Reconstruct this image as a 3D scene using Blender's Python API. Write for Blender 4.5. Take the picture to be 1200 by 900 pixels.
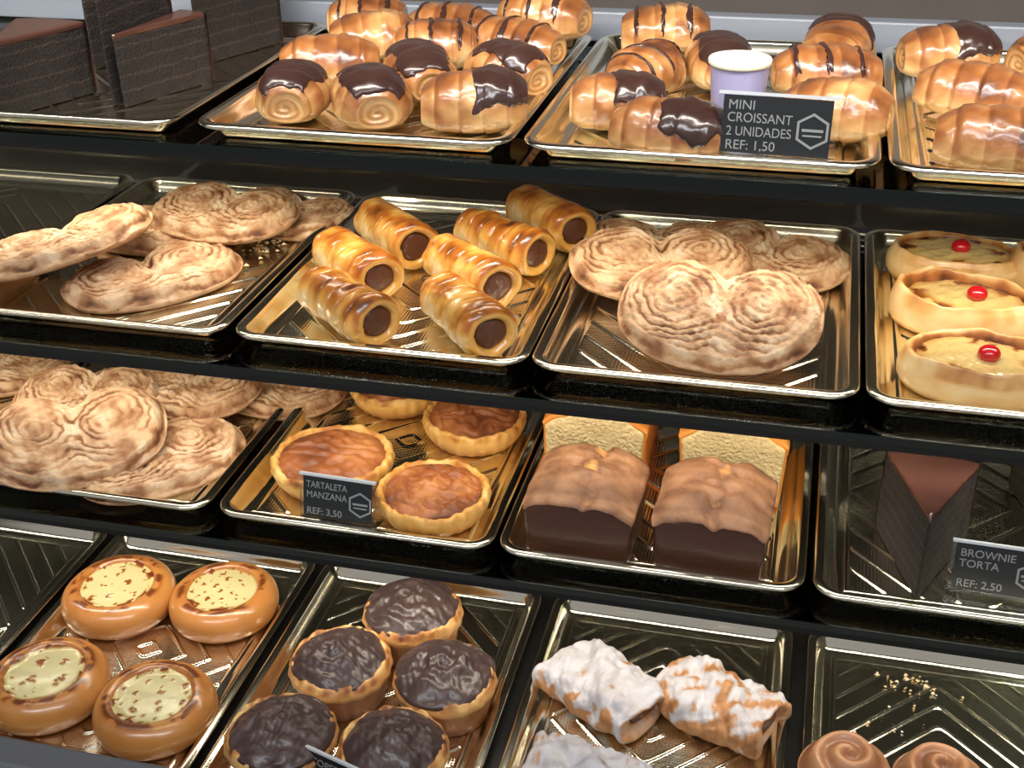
import bpy, math, random
import numpy as np
from mathutils import Matrix, Vector

for o in list(bpy.data.objects):
    bpy.data.objects.remove(o)
SC = bpy.context.scene
COL = SC.collection

# ---------------------------------------------------------------- camera
f_px = 1437.85
cam_d = bpy.data.cameras.new('camera')
cam_d.sensor_fit = 'HORIZONTAL'
cam_d.sensor_width = 36.0
cam_d.lens = 36.0 * f_px / 1200.0
cam_d.clip_start = 0.02
cam = bpy.data.objects.new('camera', cam_d)
COL.objects.link(cam)
fwd = Vector((-0.2183, 0.8468, -0.4851)); rgt = Vector((0.9705, 0.2404, -0.0170)); upv = Vector((-0.1022, 0.4746, 0.8743))
M3 = Matrix((rgt, upv, -fwd)).transposed().to_4x4()
M3.translation = Vector((0.2172, -0.9083, 1.4999))
cam.matrix_world = M3
SC.camera = cam

# ---------------------------------------------------------------- light
SC.view_settings.view_transform = 'Standard'
SC.view_settings.look = 'None'
SC.view_settings.gamma = 1.0
SC.view_settings.use_curve_mapping = False
SC.view_settings.exposure = 0.08
W = bpy.data.worlds.new('shop')
SC.world = W
W.use_nodes = True
W.node_tree.nodes['Background'].inputs[0].default_value = (0.80, 0.78, 0.80, 1)
W.node_tree.nodes['Background'].inputs[1].default_value = 0.38

def area(name, loc, target, sx, sy, power, col, spread=180):
    d = bpy.data.lights.new(name, 'AREA')
    d.shape = 'RECTANGLE'; d.size = sx; d.size_y = sy
    d.energy = power; d.color = col; d.spread = math.radians(spread)
    o = bpy.data.objects.new(name, d)
    COL.objects.link(o)
    o.location = loc
    o.rotation_euler = (Vector(target) - Vector(loc)).to_track_quat('-Z', 'Z').to_euler()
    return o

WARM = (1.0, 0.90, 0.74)
COOL = (0.93, 0.95, 1.0)
# shop ceiling luminaires behind the viewer
area('shop_ceiling_light', (-0.55, -1.5, 2.75), (-0.1, 0.1, 0.9), 1.3, 0.18, 17, COOL)
area('shop_ceiling_light', (0.75, -1.3, 2.75), (0.1, 0.1, 0.9), 1.3, 0.18, 17, COOL)
# warm strips under the front edge of each shelf and of the case top
RIM = {1: 1.1936, 2: 1.0, 3: 0.8188, 4: 0.5629}
FRONT = {1: 0.0076, 2: 0.0, 3: -0.029, 4: -0.1417}
TH = 0.017                                   # tray height
GT = 0.007                                   # glass thickness
SH = {r: RIM[r] - TH for r in RIM}           # top of each shelf
SF = {1: 0.006, 2: -0.028, 3: -0.048}        # front edge of each glass shelf
LY = {1: 0.135, 2: 0.050, 3: 0.100}          # depth at which each strip hangs under its shelf
for r, pw in ((1, 2.6), (2, 2.4), (3, 2.5)):
    z = SH[r] - GT - 0.0085
    area('led_strip', (-0.05, LY[r], z), (-0.05, LY[r] + (0.07 if r == 2 else 0.02), z - 0.2), 2.0, 0.010, pw, WARM, 120)
area('led_strip', (-0.05, -0.02, 1.50), (-0.05, 0.30, 1.18), 2.0, 0.012, 7.5, (1.0, 0.93, 0.82), 120)

# ---------------------------------------------------------------- helpers
rs = np.random.RandomState(7)

def wnoise(x, y, z, scale, seed, octv=3):
    """cheap smooth pseudo-noise, about -1..1"""
    r = np.random.RandomState(seed)
    out = np.zeros(np.broadcast(x, y, z).shape); amp = 1.0; tot = 0
    for o in range(octv):
        for k in range(4):
            d = r.normal(size=3); d /= np.linalg.norm(d); ph = r.uniform(0, 6.28)
            w = scale * (2 ** o) * r.uniform(0.7, 1.3)
            out = out + amp * np.sin(w * (d[0] * x + d[1] * y + d[2] * z) + ph) * 0.5
        tot += amp; amp *= 0.5
    return out / tot

def sst(a, b, x):
    t = np.clip((x - a) / (b - a), 0, 1)
    return t * t * (3 - 2 * t)

def link(name, me, m=None, parent=None):
    o = bpy.data.objects.new(name, me)
    COL.objects.link(o)
    if m is not None:
        me.materials.clear(); me.materials.append(m)
    if parent is not None:
        o.parent = parent
    return o

def tag(o, label, cat, group=None, kind=None):
    o['label'] = label
    o['category'] = cat
    if group: o['group'] = group
    if kind: o['kind'] = kind
    return o

def struct(o):
    o['kind'] = 'structure'
    return o

def empty(name, loc=(0, 0, 0), rot=(0, 0, 0)):
    o = bpy.data.objects.new(name, None)
    o.empty_display_size = 0.02
    COL.objects.link(o)
    o.location = loc; o.rotation_euler = rot
    return o

def mk(name, V, F, tone=None, smooth=True):
    me = bpy.data.meshes.new(name)
    me.from_pydata([tuple(map(float, v)) for v in V], [], F)
    me.update()
    if smooth:
        me.polygons.foreach_set('use_smooth', [True] * len(me.polygons))
    a = me.attributes.new('tone', 'FLOAT', 'POINT')
    a.data.foreach_set('value', np.full(len(V), 0.5) if tone is None else np.asarray(tone, float))
    return me

def rings(name, P, tone=None, pole0=None, pole1=None, wrap=True, t0=.5, t1=.5, smooth=True):
    """P[nr][nc][3]; consecutive rings joined with quads; poles close the ends"""
    P = np.asarray(P, float); nr, nc = P.shape[:2]
    V = [p for p in P.reshape(-1, 3)]
    T = list((np.full((nr, nc), .5) if tone is None else np.asarray(tone)).reshape(-1))
    F = []
    n = nc if wrap else nc - 1
    for i in range(nr - 1):
        for j in range(n):
            k = (j + 1) % nc
            F.append((i * nc + j, i * nc + k, (i + 1) * nc + k, (i + 1) * nc + j))
    if pole0 is not None:
        V.append(pole0); T.append(t0); c = len(V) - 1
        for j in range(n): F.append((c, (j + 1) % nc, j))
    if pole1 is not None:
        V.append(pole1); T.append(t1); c = len(V) - 1; b = (nr - 1) * nc
        for j in range(n): F.append((c, b + j, b + (j + 1) % nc))
    return mk(name, V, F, T, smooth)

def join_arrays(parts):
    V = []; F = []; T = []
    for v, f, t in parts:
        b = len(V); V += list(v); T += list(t)
        F += [tuple(i + b for i in q) for q in f]
    return V, F, T

def box_vf(x0, x1, y0, y1, z0, z1):
    v = [(x0, y0, z0), (x1, y0, z0), (x1, y1, z0), (x0, y1, z0), (x0, y0, z1), (x1, y0, z1), (x1, y1, z1), (x0, y1, z1)]
    f = [(3, 2, 1, 0), (4, 5, 6, 7), (0, 1, 5, 4), (1, 2, 6, 5), (2, 3, 7, 6), (3, 0, 4, 7)]
    return v, f

def box(name, b, m, parent=None, bevel=0.0):
    v, f = box_vf(*b)
    o = link(name, mk(name, v, f, smooth=False), m, parent)
    if bevel:
        md = o.modifiers.new('bevel', 'BEVEL'); md.width = bevel; md.segments = 2
    return o

def copy_tree(o, parent=None):
    c = o.copy(); COL.objects.link(c)
    if parent is not None: c.parent = parent
    for ch in list(o.children):
        copy_tree(ch, c)
    return c

def drop_tree(o):
    for ch in list(o.children): drop_tree(ch)
    bpy.data.objects.remove(o)

# ---------------------------------------------------------------- materials
def lin(c):
    return tuple(((v / 255) / 12.92 if v / 255 <= 0.04045 else ((v / 255 + 0.055) / 1.055) ** 2.4) for v in c) + (1,)

def base_mat(name):
    m = bpy.data.materials.new(name); m.use_nodes = True
    nt = m.node_tree
    return m, nt, nt.nodes['Principled BSDF']

def plain(name, col, rough=0.5, metal=0.0, spec=0.5, coat=0.0):
    m, nt, b = base_mat(name)
    b.inputs['Base Color'].default_value = lin(col)
    b.inputs['Roughness'].default_value = rough
    b.inputs['Metallic'].default_value = metal
    b.inputs['Specular IOR Level'].default_value = spec
    b.inputs['Coat Weight'].default_value = coat
    return m

def food(name, cols, scale=40, mix=0.25, rough=0.5, coat=0.0, bump=0.15, bscale=180, stretch=(1, 1, 1), sss=0.0, coat_rough=0.15):
    """colour ramp over the baked 'tone' of the pastry broken up by noise"""
    m, nt, b = base_mat(name)
    N = nt.nodes.new; L = nt.links.new
    at = N('ShaderNodeAttribute'); at.attribute_name = 'tone'
    tc = N('ShaderNodeTexCoord'); mp = N('ShaderNodeMapping'); mp.inputs['Scale'].default_value = stretch
    L(tc.outputs['Object'], mp.inputs['Vector'])
    no = N('ShaderNodeTexNoise'); no.inputs['Scale'].default_value = scale; no.inputs['Detail'].default_value = 5
    L(mp.outputs[0], no.inputs['Vector'])
    s = N('ShaderNodeMath'); s.operation = 'MULTIPLY_ADD'; s.inputs[1].default_value = mix * 2; 
    L(no.outputs['Fac'], s.inputs[0])
    sub = N('ShaderNodeMath'); sub.operation = 'SUBTRACT'; sub.inputs[1].default_value = mix
    L(at.outputs['Fac'], sub.inputs[0]); L(sub.outputs[0], s.inputs[2])
    rp = N('ShaderNodeValToRGB'); e = rp.color_ramp.elements
    while len(e) < len(cols): e.new(0.5)
    for i, c in enumerate(cols):
        e[i].position = i / (len(cols) - 1); e[i].color = lin(c)
    L(s.outputs[0], rp.inputs['Fac']); L(rp.outputs['Color'], b.inputs['Base Color'])
    b.inputs['Roughness'].default_value = rough
    b.inputs['Coat Weight'].default_value = coat
    b.inputs['Coat Roughness'].default_value = coat_rough
    if sss:
        b.inputs['Subsurface Weight'].default_value = sss
        b.inputs['Subsurface Radius'].default_value = (0.006, 0.004, 0.002)
        b.inputs['Subsurface Scale'].default_value = 0.5
    if bump:
        n2 = N('ShaderNodeTexNoise'); n2.inputs['Scale'].default_value = bscale; n2.inputs['Detail'].default_value = 6
        L(mp.outputs[0], n2.inputs['Vector'])
        bp = N('ShaderNodeBump'); bp.inputs['Strength'].default_value = bump; bp.inputs['Distance'].default_value = 0.004
        L(n2.outputs['Fac'], bp.inputs['Height']); L(bp.outputs[0], b.inputs['Normal'])
    return m

def gold_mat(name, hatch):
    m, nt, b = base_mat(name)
    N = nt.nodes.new; L = nt.links.new
    b.inputs['Base Color'].default_value = lin((236, 231, 212))
    b.inputs['Metallic'].default_value = 1.0
    b.inputs['Roughness'].default_value = 0.16
    if hatch:
        tc = N('ShaderNodeTexCoord'); sp = N('ShaderNodeSeparateXYZ'); L(tc.outputs['Object'], sp.inputs[0])
        hs = []
        for ax, per in (('X', 0.0034), ('Y', 0.0034)):
            mu = N('ShaderNodeMath'); mu.operation = 'MULTIPLY'; mu.inputs[1].default_value = 2 * math.pi / per
            sn = N('ShaderNodeMath'); sn.operation = 'SINE'
            L(sp.outputs[ax], mu.inputs[0]); L(mu.outputs[0], sn.inputs[0]); hs.append(sn)
        ml = N('ShaderNodeMath'); ml.operation = 'MULTIPLY'; L(hs[0].outputs[0], ml.inputs[0]); L(hs[1].outputs[0], ml.inputs[1])
        at = N('ShaderNodeAttribute'); at.attribute_name = 'tone'
        m2 = N('ShaderNodeMath'); m2.operation = 'MULTIPLY'; L(ml.outputs[0], m2.inputs[0]); L(at.outputs['Fac'], m2.inputs[1])
        bp = N('ShaderNodeBump'); bp.inputs['Strength'].default_value = 1.0; bp.inputs['Distance'].default_value = 0.0016
        L(m2.outputs[0], bp.inputs['Height']); L(bp.outputs[0], b.inputs['Normal'])
    return m

def glass_mat(name, tint, refl=1.0, rough=0.02):
    m, nt, b = base_mat(name)
    N = nt.nodes.new; L = nt.links.new
    nt.nodes.remove(b)
    tr = N('ShaderNodeBsdfTransparent'); tr.inputs[0].default_value = tint
    gl = N('ShaderNodeBsdfGlossy'); gl.inputs['Roughness'].default_value = rough
    fr = N('ShaderNodeFresnel'); fr.inputs['IOR'].default_value = 1.5
    k = N('ShaderNodeMath'); k.operation = 'MULTIPLY'; k.inputs[1].default_value = refl
    mx = N('ShaderNodeMixShader')
    L(fr.outputs[0], k.inputs[0]); L(k.outputs[0], mx.inputs[0]); L(tr.outputs[0], mx.inputs[1]); L(gl.outputs[0], mx.inputs[2])
    L(mx.outputs[0], nt.nodes['Material Output'].inputs[0])
    return m

GOLD = gold_mat('gold_tray', False)
GOLD_RIM = gold_mat('gold_rim', False)
GLASS = glass_mat('shelf_glass', (0.94, 0.97, 0.95, 1))
PANE = glass_mat('front_pane_glass', (0.97, 0.98, 0.975, 1), 0.6)
EDGE = plain('glass_edge_green', (8, 20, 17), 0.08, 0, 0.6)
BLACK = plain('black_profile', (14, 14, 14), 0.35)
MIRROR = plain('dark_mirror', (178, 173, 165), 0.06, 0.82)
DARK = plain('dark_panel', (70, 64, 62), 0.5)
STEEL = plain('steel_rail', (126, 133, 146), 0.4, 0.0)
SILL = plain('sill_grey', (104, 106, 110), 0.4, 0.1)
DECK = plain('deck_black', (26, 25, 24), 0.25)
SHOPFLOOR = plain('shop_floor', (186, 180, 172), 0.4)

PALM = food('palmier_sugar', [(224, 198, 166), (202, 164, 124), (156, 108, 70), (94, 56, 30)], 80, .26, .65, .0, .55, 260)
ROLL = food('glazed_roll', [(228, 200, 148), (198, 152, 96), (148, 92, 50), (86, 46, 25)], 30, .26, .30, .6, .22, 110)
HORN = food('horn_dough', [(232, 204, 152), (220, 164, 78), (172, 100, 34), (88, 46, 22)], 34, .26, .26, .6, .2, 120)
CHOC = food('dark_chocolate', [(40, 24, 22), (58, 38, 34), (78, 54, 48)], 40, .3, .22, .35, .08, 60)
FILL = food('chocolate_filling', [(66, 34, 20), (92, 52, 34), (122, 78, 54)], 70, .4, .4, .15, .4, 120)
DANISH = food('danish_dough', [(232, 204, 150), (216, 168, 102), (172, 106, 50), (96, 52, 26)], 40, .3, .4, .25, .1, 120)
CUST = food('custard', [(214, 192, 128), (190, 150, 84), (140, 82, 38), (74, 36, 18)], 50, .10, .22, .5, .05, 80, sss=.1)
CUSTP = food('pale_custard', [(204, 196, 150), (196, 178, 118), (138, 74, 34), (84, 38, 18)], 70, .10, .25, .4, .12, 110, sss=.1)
CHERRY = food('red_cherry', [(150, 14, 16), (196, 24, 30), (214, 50, 50)], 80, .2, .12, .8, 0)
BUN = food('brioche', [(220, 176, 112), (194, 132, 68), (156, 92, 42), (106, 56, 25)], 26, .14, .3, .5, .05, 80)
CRUST = food('tart_crust', [(236, 196, 120), (216, 160, 78), (178, 112, 46), (110, 62, 26)], 50, .2, .5, .05, .2, 160)
APPLE = food('apple_glaze', [(190, 124, 70), (156, 90, 46), (116, 62, 32), (66, 34, 20)], )
CAKETOP = food('cake_top_crust', [(176, 130, 94), (150, 106, 74), (118, 78, 52), (206, 150, 86)], 50, .2, .6, 0, .3, 200)
CAKESIDE = food('cake_side_crust', [(56, 31, 20), (74, 42, 27), (104, 64, 40)], 26, .3, .4, .12, .12, 90, (1, 1, 5))
CRUMB = food('cake_crumb', [(230, 210, 164), (214, 190, 138), (186, 152, 98)], 160, .4, .8, 0, .9, 300)
CRUMBEDGE = food('cake_crumb_crust', [(232, 160, 70), (214, 134, 50), (176, 98, 34)], 40, .25, .6, 0, .2, 150)
MUFF = food('muffin_case', [(222, 178, 112), (190, 132, 72), (146, 88, 44), (84, 46, 24)], 46, .22, .5, .08, .25, 130)
TOPCH = food('chocolate_icing', [(56, 42, 40), (70, 54, 52), (92, 74, 70)], 50, .35, .36, .1, .2, 90)
SUGAR = food('sugared_pastry', [(186, 184, 190), (172, 162, 158), (172, 122, 76), (116, 68, 36)], 90, .34, .6, .0, .25, 200)
LAYER, _nt, _b = base_mat('layered_sponge')
def _layers():
    nt = LAYER.node_tree; b = _b; N = nt.nodes.new; L = nt.links.new
    tc = N('ShaderNodeTexCoord'); sp = N('ShaderNodeSeparateXYZ'); L(tc.outputs['Object'], sp.inputs[0])
    no = N('ShaderNodeTexNoise'); no.inputs['Scale'].default_value = 70; L(tc.outputs['Object'], no.inputs['Vector'])
    a = N('ShaderNodeMath'); a.operation = 'MULTIPLY_ADD'; a.inputs[1].default_value = 0.006
    L(no.outputs['Fac'], a.inputs[0]); L(sp.outputs['Z'], a.inputs[2])
    mu = N('ShaderNodeMath'); mu.operation = 'MULTIPLY'; mu.inputs[1].default_value = 2 * math.pi / 0.0135
    sn = N('ShaderNodeMath'); sn.operation = 'SINE'; L(a.outputs[0], mu.inputs[0]); L(mu.outputs[0], sn.inputs[0])
    rp = N('ShaderNodeValToRGB'); e = rp.color_ramp.elements
    e[0].position = .8; e[0].color = lin((44, 32, 27)); e[1].position = 1.0; e[1].color = lin((74, 59, 50))
    L(sn.outputs[0], rp.inputs[0])
    n2 = N('ShaderNodeTexNoise'); n2.inputs['Scale'].default_value = 420; n2.inputs['Detail'].default_value = 4
    L(tc.outputs['Object'], n2.inputs['Vector'])
    mx = N('ShaderNodeMix'); mx.data_type = 'RGBA'; mx.blend_type = 'MULTIPLY'; mx.inputs[0].default_value = .85
    L(rp.outputs[0], mx.inputs[6]); L(n2.outputs['Fac'], mx.inputs[7]); L(mx.outputs[2], b.inputs['Base Color'])
    b.inputs['Roughness'].default_value = .8
    bp = N('ShaderNodeBump'); bp.inputs['Strength'].default_value = .9; bp.inputs['Distance'].default_value = .003
    L(n2.outputs['Fac'], bp.inputs['Height']); L(bp.outputs[0], b.inputs['Normal'])
_layers()
GANACHE = food('cake_glaze', [(56, 35, 30), (76, 49, 42), (96, 68, 58)], 30, .3, .14, .7, .03, 60)
CARD = plain('card_black', (30, 33, 36), 0.4)
INK = plain('card_white_ink', (140, 143, 142), 0.5)
ACRYL = glass_mat('acrylic', (0.93, 0.95, 0.95, 1), 1.3, .05)
ACRYLE = plain('acrylic_edge', (205, 210, 214), 0.15, 0, .8)
LID = plain('tub_lid', (236, 238, 214), 0.3)
TUB = plain('tub_wall', (150, 148, 186), 0.3)

# ---------------------------------------------------------------- the case
XL, XR = -1.08, 0.86
BW = 0.422
# carcass below, shop floor, deck, back, ends
fl = struct(box('floor', (-3, 3, -3.5, 1.2, -0.05, 0.0), SHOPFLOOR))
struct(box('trim_1', (XL, XR, -0.20, BW, 0.0, SH[4] - 0.02), DARK))            # base cabinet
struct(box('trim_2', (XL, XR, -0.20, BW, SH[4] - 0.02, SH[4]), DECK))          # deck of the lowest tier
struct(box('wall_back', (XL, XR, BW, BW + 0.02, SH[4], 1.1800), MIRROR))
struct(box('trim_3', (XL, XR, BW - 0.016, BW + 0.02, 1.1800, 1.2115), STEEL, bevel=.002))   # rail behind the top trays
struct(box('wall_back_upper', (XL, XR, BW + 0.004, BW + 0.02, 1.2115, 1.62), DARK))
struct(box('wall_left', (XL - 0.02, XL, -0.20, BW + 0.02, 0.0, 1.62), DARK))
struct(box('wall_right', (XR, XR + 0.02, -0.20, BW + 0.02, 0.0, 1.62), DARK))
struct(box('ceiling', (XL - .02, XR + .02, -0.06, BW + 0.02, 1.62, 1.64), DARK))
struct(box('trim_4', (XL, XR, -0.225, -0.19, SH[4] - 0.02, 0.645), SILL, bevel=.004))       # front sill
struct(box('trim_5', (XL, XR, -0.028, -0.012, 1.503, 1.519), BLACK))            # housing of the top light strip

shelf_lab = {1: 'top glass shelf carrying the chocolate rolls and cake slices',
             2: 'middle glass shelf carrying the cream horns and cherry danishes',
             3: 'lower glass shelf carrying the apple tartlets and loaf cakes'}
for r in (1, 2, 3):
    t = empty('glass_shelf', (0, 0, SH[r] - GT))
    v, f = box_vf(XL, XR, SF[r] + .0015, BW - .002, 0, GT)
    link('glass_panel', mk('glass_panel', v, f, smooth=False), GLASS, t)
    box('polished_edge', (XL, XR, SF[r], SF[r] + .0015, 0, GT), EDGE, t)
    box('light_profile', (XL, XR, SF[r] + .0005, SF[r] + .0045, -0.006, 0), BLACK, t)
    tag(t, shelf_lab[r], 'shelf', 'glass shelves of the display case')

# slim metal channels of the light strips under the shelves
for k, r in enumerate((1, 2, 3)):
    struct(box('trim_%d' % (6 + k), (XL, XR, LY[r] - .009, LY[r] + .009, SH[r] - GT - .0080, SH[r] - GT - .0002), STEEL, bevel=.001))

# ---------------------------------------------------------------- trays
TW, TD = 0.280, 0.3835
def rrect(w, d, ins, rad, seg=10):
    hw, hd = w / 2 - ins, d / 2 - ins; r = max(rad - ins, .004)
    pts = []
    for cx, cy, a0 in ((hw - r, hd - r, 0), (-hw + r, hd - r, 90), (-hw + r, -hd + r, 180), (hw - r, -hd + r, 270)):
        for k in range(seg + 1):
            a = math.radians(a0 + 90 * k / seg)
            pts.append((cx + r * math.cos(a), cy + r * math.sin(a)))
    return pts

def tray_meshes():
    RAD = 0.026
    def ringset(prof):
        return [[(x, y, z) for x, y in rrect(TW, TD, i, RAD)] for i, z in prof]
    pan = [(.036, .0006), (.0245, .0006), (.0215, .0010), (.0188, .0026), (.0165, .0054), (.0145, .0088), (.0125, .0122), (.0105, .0147)]
    P = np.array(ringset(pan))
    nr, nc = P.shape[:2]
    V = list(P.reshape(-1, 3)); F = []; T = [0.0] * (nr * nc)
    for i in range(nr - 1):
        for j in range(nc):
            k = (j + 1) % nc
            F.append((i * nc + j, i * nc + k, (i + 1) * nc + k, (i + 1) * nc + j))
    F.append(tuple(range(nc)))                                   # plain floor of the pan
    # embossed panel: ribs in nested diamonds with hatching between
    hx, hy = .1135, .1645
    nx, ny = 250, 362
    gx = np.linspace(-hx, hx, nx); gy = np.linspace(-hy, hy, ny)
    X, Y = np.meshgrid(gx, gy)
    ph = (np.abs(Y) + 1.0 * np.sqrt(X ** 2 + .004 ** 2)) / .031
    fr = np.abs((ph % 1) - .5) * .031 * .707
    rib = .0015 * sst(.0027, .0004, fr)
    ed = np.minimum(hx - np.abs(X), hy - np.abs(Y))
    bord = .0012 * sst(.003, .001, np.abs(ed - .0035))
    hat = sst(.006, .009, ed) * sst(.0026, .0034, fr)
    hp = .0062
    emb = .00030 * hat * np.sin(2 * np.pi * (X + Y) / hp) * np.sin(2 * np.pi * (X - Y) / hp)
    Z = .0010 + np.maximum(rib * sst(.006, .009, ed), bord) - .0005 * sst(.0016, 0, ed) + emb
    b = len(V)
    V += list(np.stack([X, Y, Z], -1).reshape(-1, 3)); T += list(hat.reshape(-1))
    for i in range(ny - 1):
        for j in range(nx - 1):
            F.append((b + i * nx + j, b + i * nx + j + 1, b + (i + 1) * nx + j + 1, b + (i + 1) * nx + j))
    pan_me = mk('pan', V, F, T)
    rim = [(.0108, .0143), (.0100, .0160), (.0085, .0170), (.0050, .0172), (.0018, .0168), (.0003, .0158), (.0, .0142), (.0010, .0130), (.0024, .0133), (.0024, .0145), (.006, .0152), (.0102, .0140)]
    rim_me = rings('rim', ringset(rim))
    return pan_me, rim_me
PANM, RIMM = tray_meshes()
tray_spec = [
 (1, -0.595, 'gold tray of dark layered cake slices at the left end of the top shelf'),
 (1, -0.298, 'gold tray piled with chocolate topped rolls, beside the dark cake slices'),
 (1, -0.011, 'gold tray of rolls with the MINI CROISSANT price card'),
 (1, 0.274, 'gold tray of glazed croissants at the right end of the top shelf'),
 (2, -0.862, 'empty gold tray at the left edge of the middle shelf'),
 (2, -0.574, 'gold tray of palmiers left of the cream horns'),
 (2, -0.286, 'gold tray holding seven golden cream horns'),
 (2, -0.004, 'gold tray of palmiers between the cream horns and the cherry danishes'),
 (2, 0.280, 'gold tray of oval danishes with red cherries'),
 (3, -0.890, 'gold tray at the left edge of the lower shelf with one palmier in view'),
 (3, -0.603, 'gold tray heaped with palmiers left of the apple tartlets'),
 (3, -0.314, 'gold tray of glazed apple tartlets'),
 (3, -0.030, 'gold tray of four tall loaf cake pieces'),
 (3, 0.256, 'gold tray of dark brownie cake with the BROWNIE price card'),
 (4, -0.902, 'empty gold tray at the left edge of the bottom deck'),
 (4, -0.612, 'gold tray of four round custard buns'),
 (4, -0.322, 'gold tray of five chocolate topped cakes on the bottom deck'),
 (4, -0.027, 'gold tray of sugar dusted puff pastries'),
 (4, 0.269, 'nearly empty gold tray with ribbed base at the bottom right'),
]
proto = empty('pastry_tray')
link('pan', PANM, GOLD, proto); link('rim', RIMM, GOLD_RIM, proto)
for k, (r, x, lab) in enumerate(tray_spec):
    t = copy_tree(proto)
    t.location = (x + TW / 2, FRONT[r] + TD / 2, SH[r] + .0002)
    tag(t, lab, 'tray', 'gold serving trays')
drop_tree(proto)
DY = {1: -.017, 2: -.008, 3: -.008, 4: -.004}   # seats follow the shallow trays
BZ = {r: SH[r] + .0024 for r in SH}          # resting height on a tray's ribs

# ---------------------------------------------------------------- generic round pastry (polar solid)
def polar(name, out, top, edge, nphi=120, svals=None, botz=0.0, under=.82, seed=1):
    """out(phi)->r ; top(s,phi,x,y)->(z,tone) ; edge: list of (s, z, tone) up the side from the bottom"""
    ph = np.linspace(0, 2 * np.pi, nphi, endpoint=False)
    R = out(ph)
    P = []; T = []
    for s, z, t in edge:
        zz = z(ph) if callable(z) else np.full(nphi, z)
        P.append(np.stack([s * R * np.cos(ph), s * R * np.sin(ph), zz], -1)); T.append(np.full(nphi, t))
    svals = np.linspace(.985, .03, 46) if svals is None else svals
    for s in svals:
        x = s * R * np.cos(ph); y = s * R * np.sin(ph)
        z, t = top(np.full(nphi, s), ph, x, y)
        P.append(np.stack([x, y, z], -1)); T.append(t)
    z0, t0 = top(np.array([0.0]), np.array([0.0]), np.array([0.0]), np.array([0.0]))
    return rings(name, P, np.array(T), pole0=(0, 0, edge[0][1] if not callable(edge[0][1]) else 0), pole1=(0, 0, float(z0[0])), t0=edge[0][2], t1=float(t0[0]))

# ---------------------------------------------------------------- palmiers
def palmier_mesh(seed):
    c, rl = .044, .047
    def sdf(x, y):
        d1 = np.hypot(x - c, y - .012) - rl; d2 = np.hypot(x + c, y - .012) - rl
        de = np.sqrt((x / .088) ** 2 + ((y + .012) / .052) ** 2)
        d3 = (de - 1) * .055
        k = .012
        def smin(a, b): 
            h = np.clip(.5 + .5 * (b - a) / k, 0, 1); return b * (1 - h) + a * h - k * h * (1 - h)
        d = smin(np.minimum(d1, d2), d3)
        # notch between the lobes at the top
        return d
    ph = np.linspace(0, 2 * np.pi, 220, endpoint=False)
    R = np.full(220, .0)
    cen = np.array([0, -.006])
    lo = np.zeros(220); hi = np.full(220, .13)
    # march outwards for the first exit
    rr = np.linspace(.005, .125, 480)
    xx = cen[0] + rr[None] * np.cos(ph)[:, None]; yy = cen[1] + rr[None] * np.sin(ph)[:, None]
    ins = sdf(xx, yy) < 0
    first = np.argmin(ins, axis=1)
    R = rr[first]
    R = (R + np.roll(R, 1) + np.roll(R, -1)) / 3
    R = R * (1 + .018 * wnoise(np.cos(ph) * 3, np.sin(ph) * 3, 0 * ph, 1.4, seed))
    r_ = np.random.RandomState(seed)
    tw = r_.uniform(-1, 1); pit = .0086
    def top(x, y, s):
        wx = x + .0022 * wnoise(x, y, 0 * x, 160, seed + 3); wy = y + .0022 * wnoise(x, y, 0 * x + 1, 160, seed + 4)
        r1 = np.hypot(wx - .037, wy - .010); r2 = np.hypot(wx + .037, wy - .010)
        a1 = np.arctan2(wy - .010, wx - .037); a2 = np.arctan2(wy - .010, -(wx + .037))
        k = .016
        hh = np.clip(.5 + .5 * (r2 - r1) / k, 0, 1)
        rm = r2 * (1 - hh) + r1 * hh - k * hh * (1 - hh) * .9; am = hh * a1 + (1 - hh) * a2
        outer = -np.minimum(sdf(wx, wy), 0)
        inner = (rm - am / (2 * np.pi) * pit * (1 - sst(.026, .044, rm))) / pit
        w = sst(.016, .004, outer)
        phase = inner + .45 * wnoise(x, y, 0 * x + 2, 110, seed + 20) + .14 * wnoise(x, y, 0 * x + 4, 500, seed + 21)
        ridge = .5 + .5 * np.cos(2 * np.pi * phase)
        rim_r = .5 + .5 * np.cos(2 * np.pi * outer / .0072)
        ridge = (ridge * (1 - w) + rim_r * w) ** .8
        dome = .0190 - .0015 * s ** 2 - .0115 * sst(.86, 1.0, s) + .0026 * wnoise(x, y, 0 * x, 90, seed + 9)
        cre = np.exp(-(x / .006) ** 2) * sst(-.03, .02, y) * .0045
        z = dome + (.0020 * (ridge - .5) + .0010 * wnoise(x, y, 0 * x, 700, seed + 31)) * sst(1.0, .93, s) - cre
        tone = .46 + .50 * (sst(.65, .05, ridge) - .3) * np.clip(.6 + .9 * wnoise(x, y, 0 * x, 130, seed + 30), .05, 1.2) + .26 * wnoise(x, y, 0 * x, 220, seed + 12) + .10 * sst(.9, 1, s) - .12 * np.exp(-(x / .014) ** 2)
        return z, tone
    P = []; T = []
    n = 220
    for s, z, t in ((.80, .001, .7), (.955, .001, .62), (.99, .004, .5), (1.0, .0075, .45)):
        P.append(np.stack([cen[0] + s * R * np.cos(ph), cen[1] + s * R * np.sin(ph), np.full(n, z)], -1)); T.append(np.full(n, t))
    for s in np.linspace(.992, .02, 64):
        x = cen[0] + s * R * np.cos(ph); y = cen[1] + s * R * np.sin(ph)
        z, t = top(x, y, np.full(n, s)); P.append(np.stack([x, y, z], -1)); T.append(t)
    return rings('palmier', P, np.array(T), pole0=(cen[0], cen[1], .001), pole1=(cen[0], cen[1], float(P[-1][:, 2].mean())))

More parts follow.
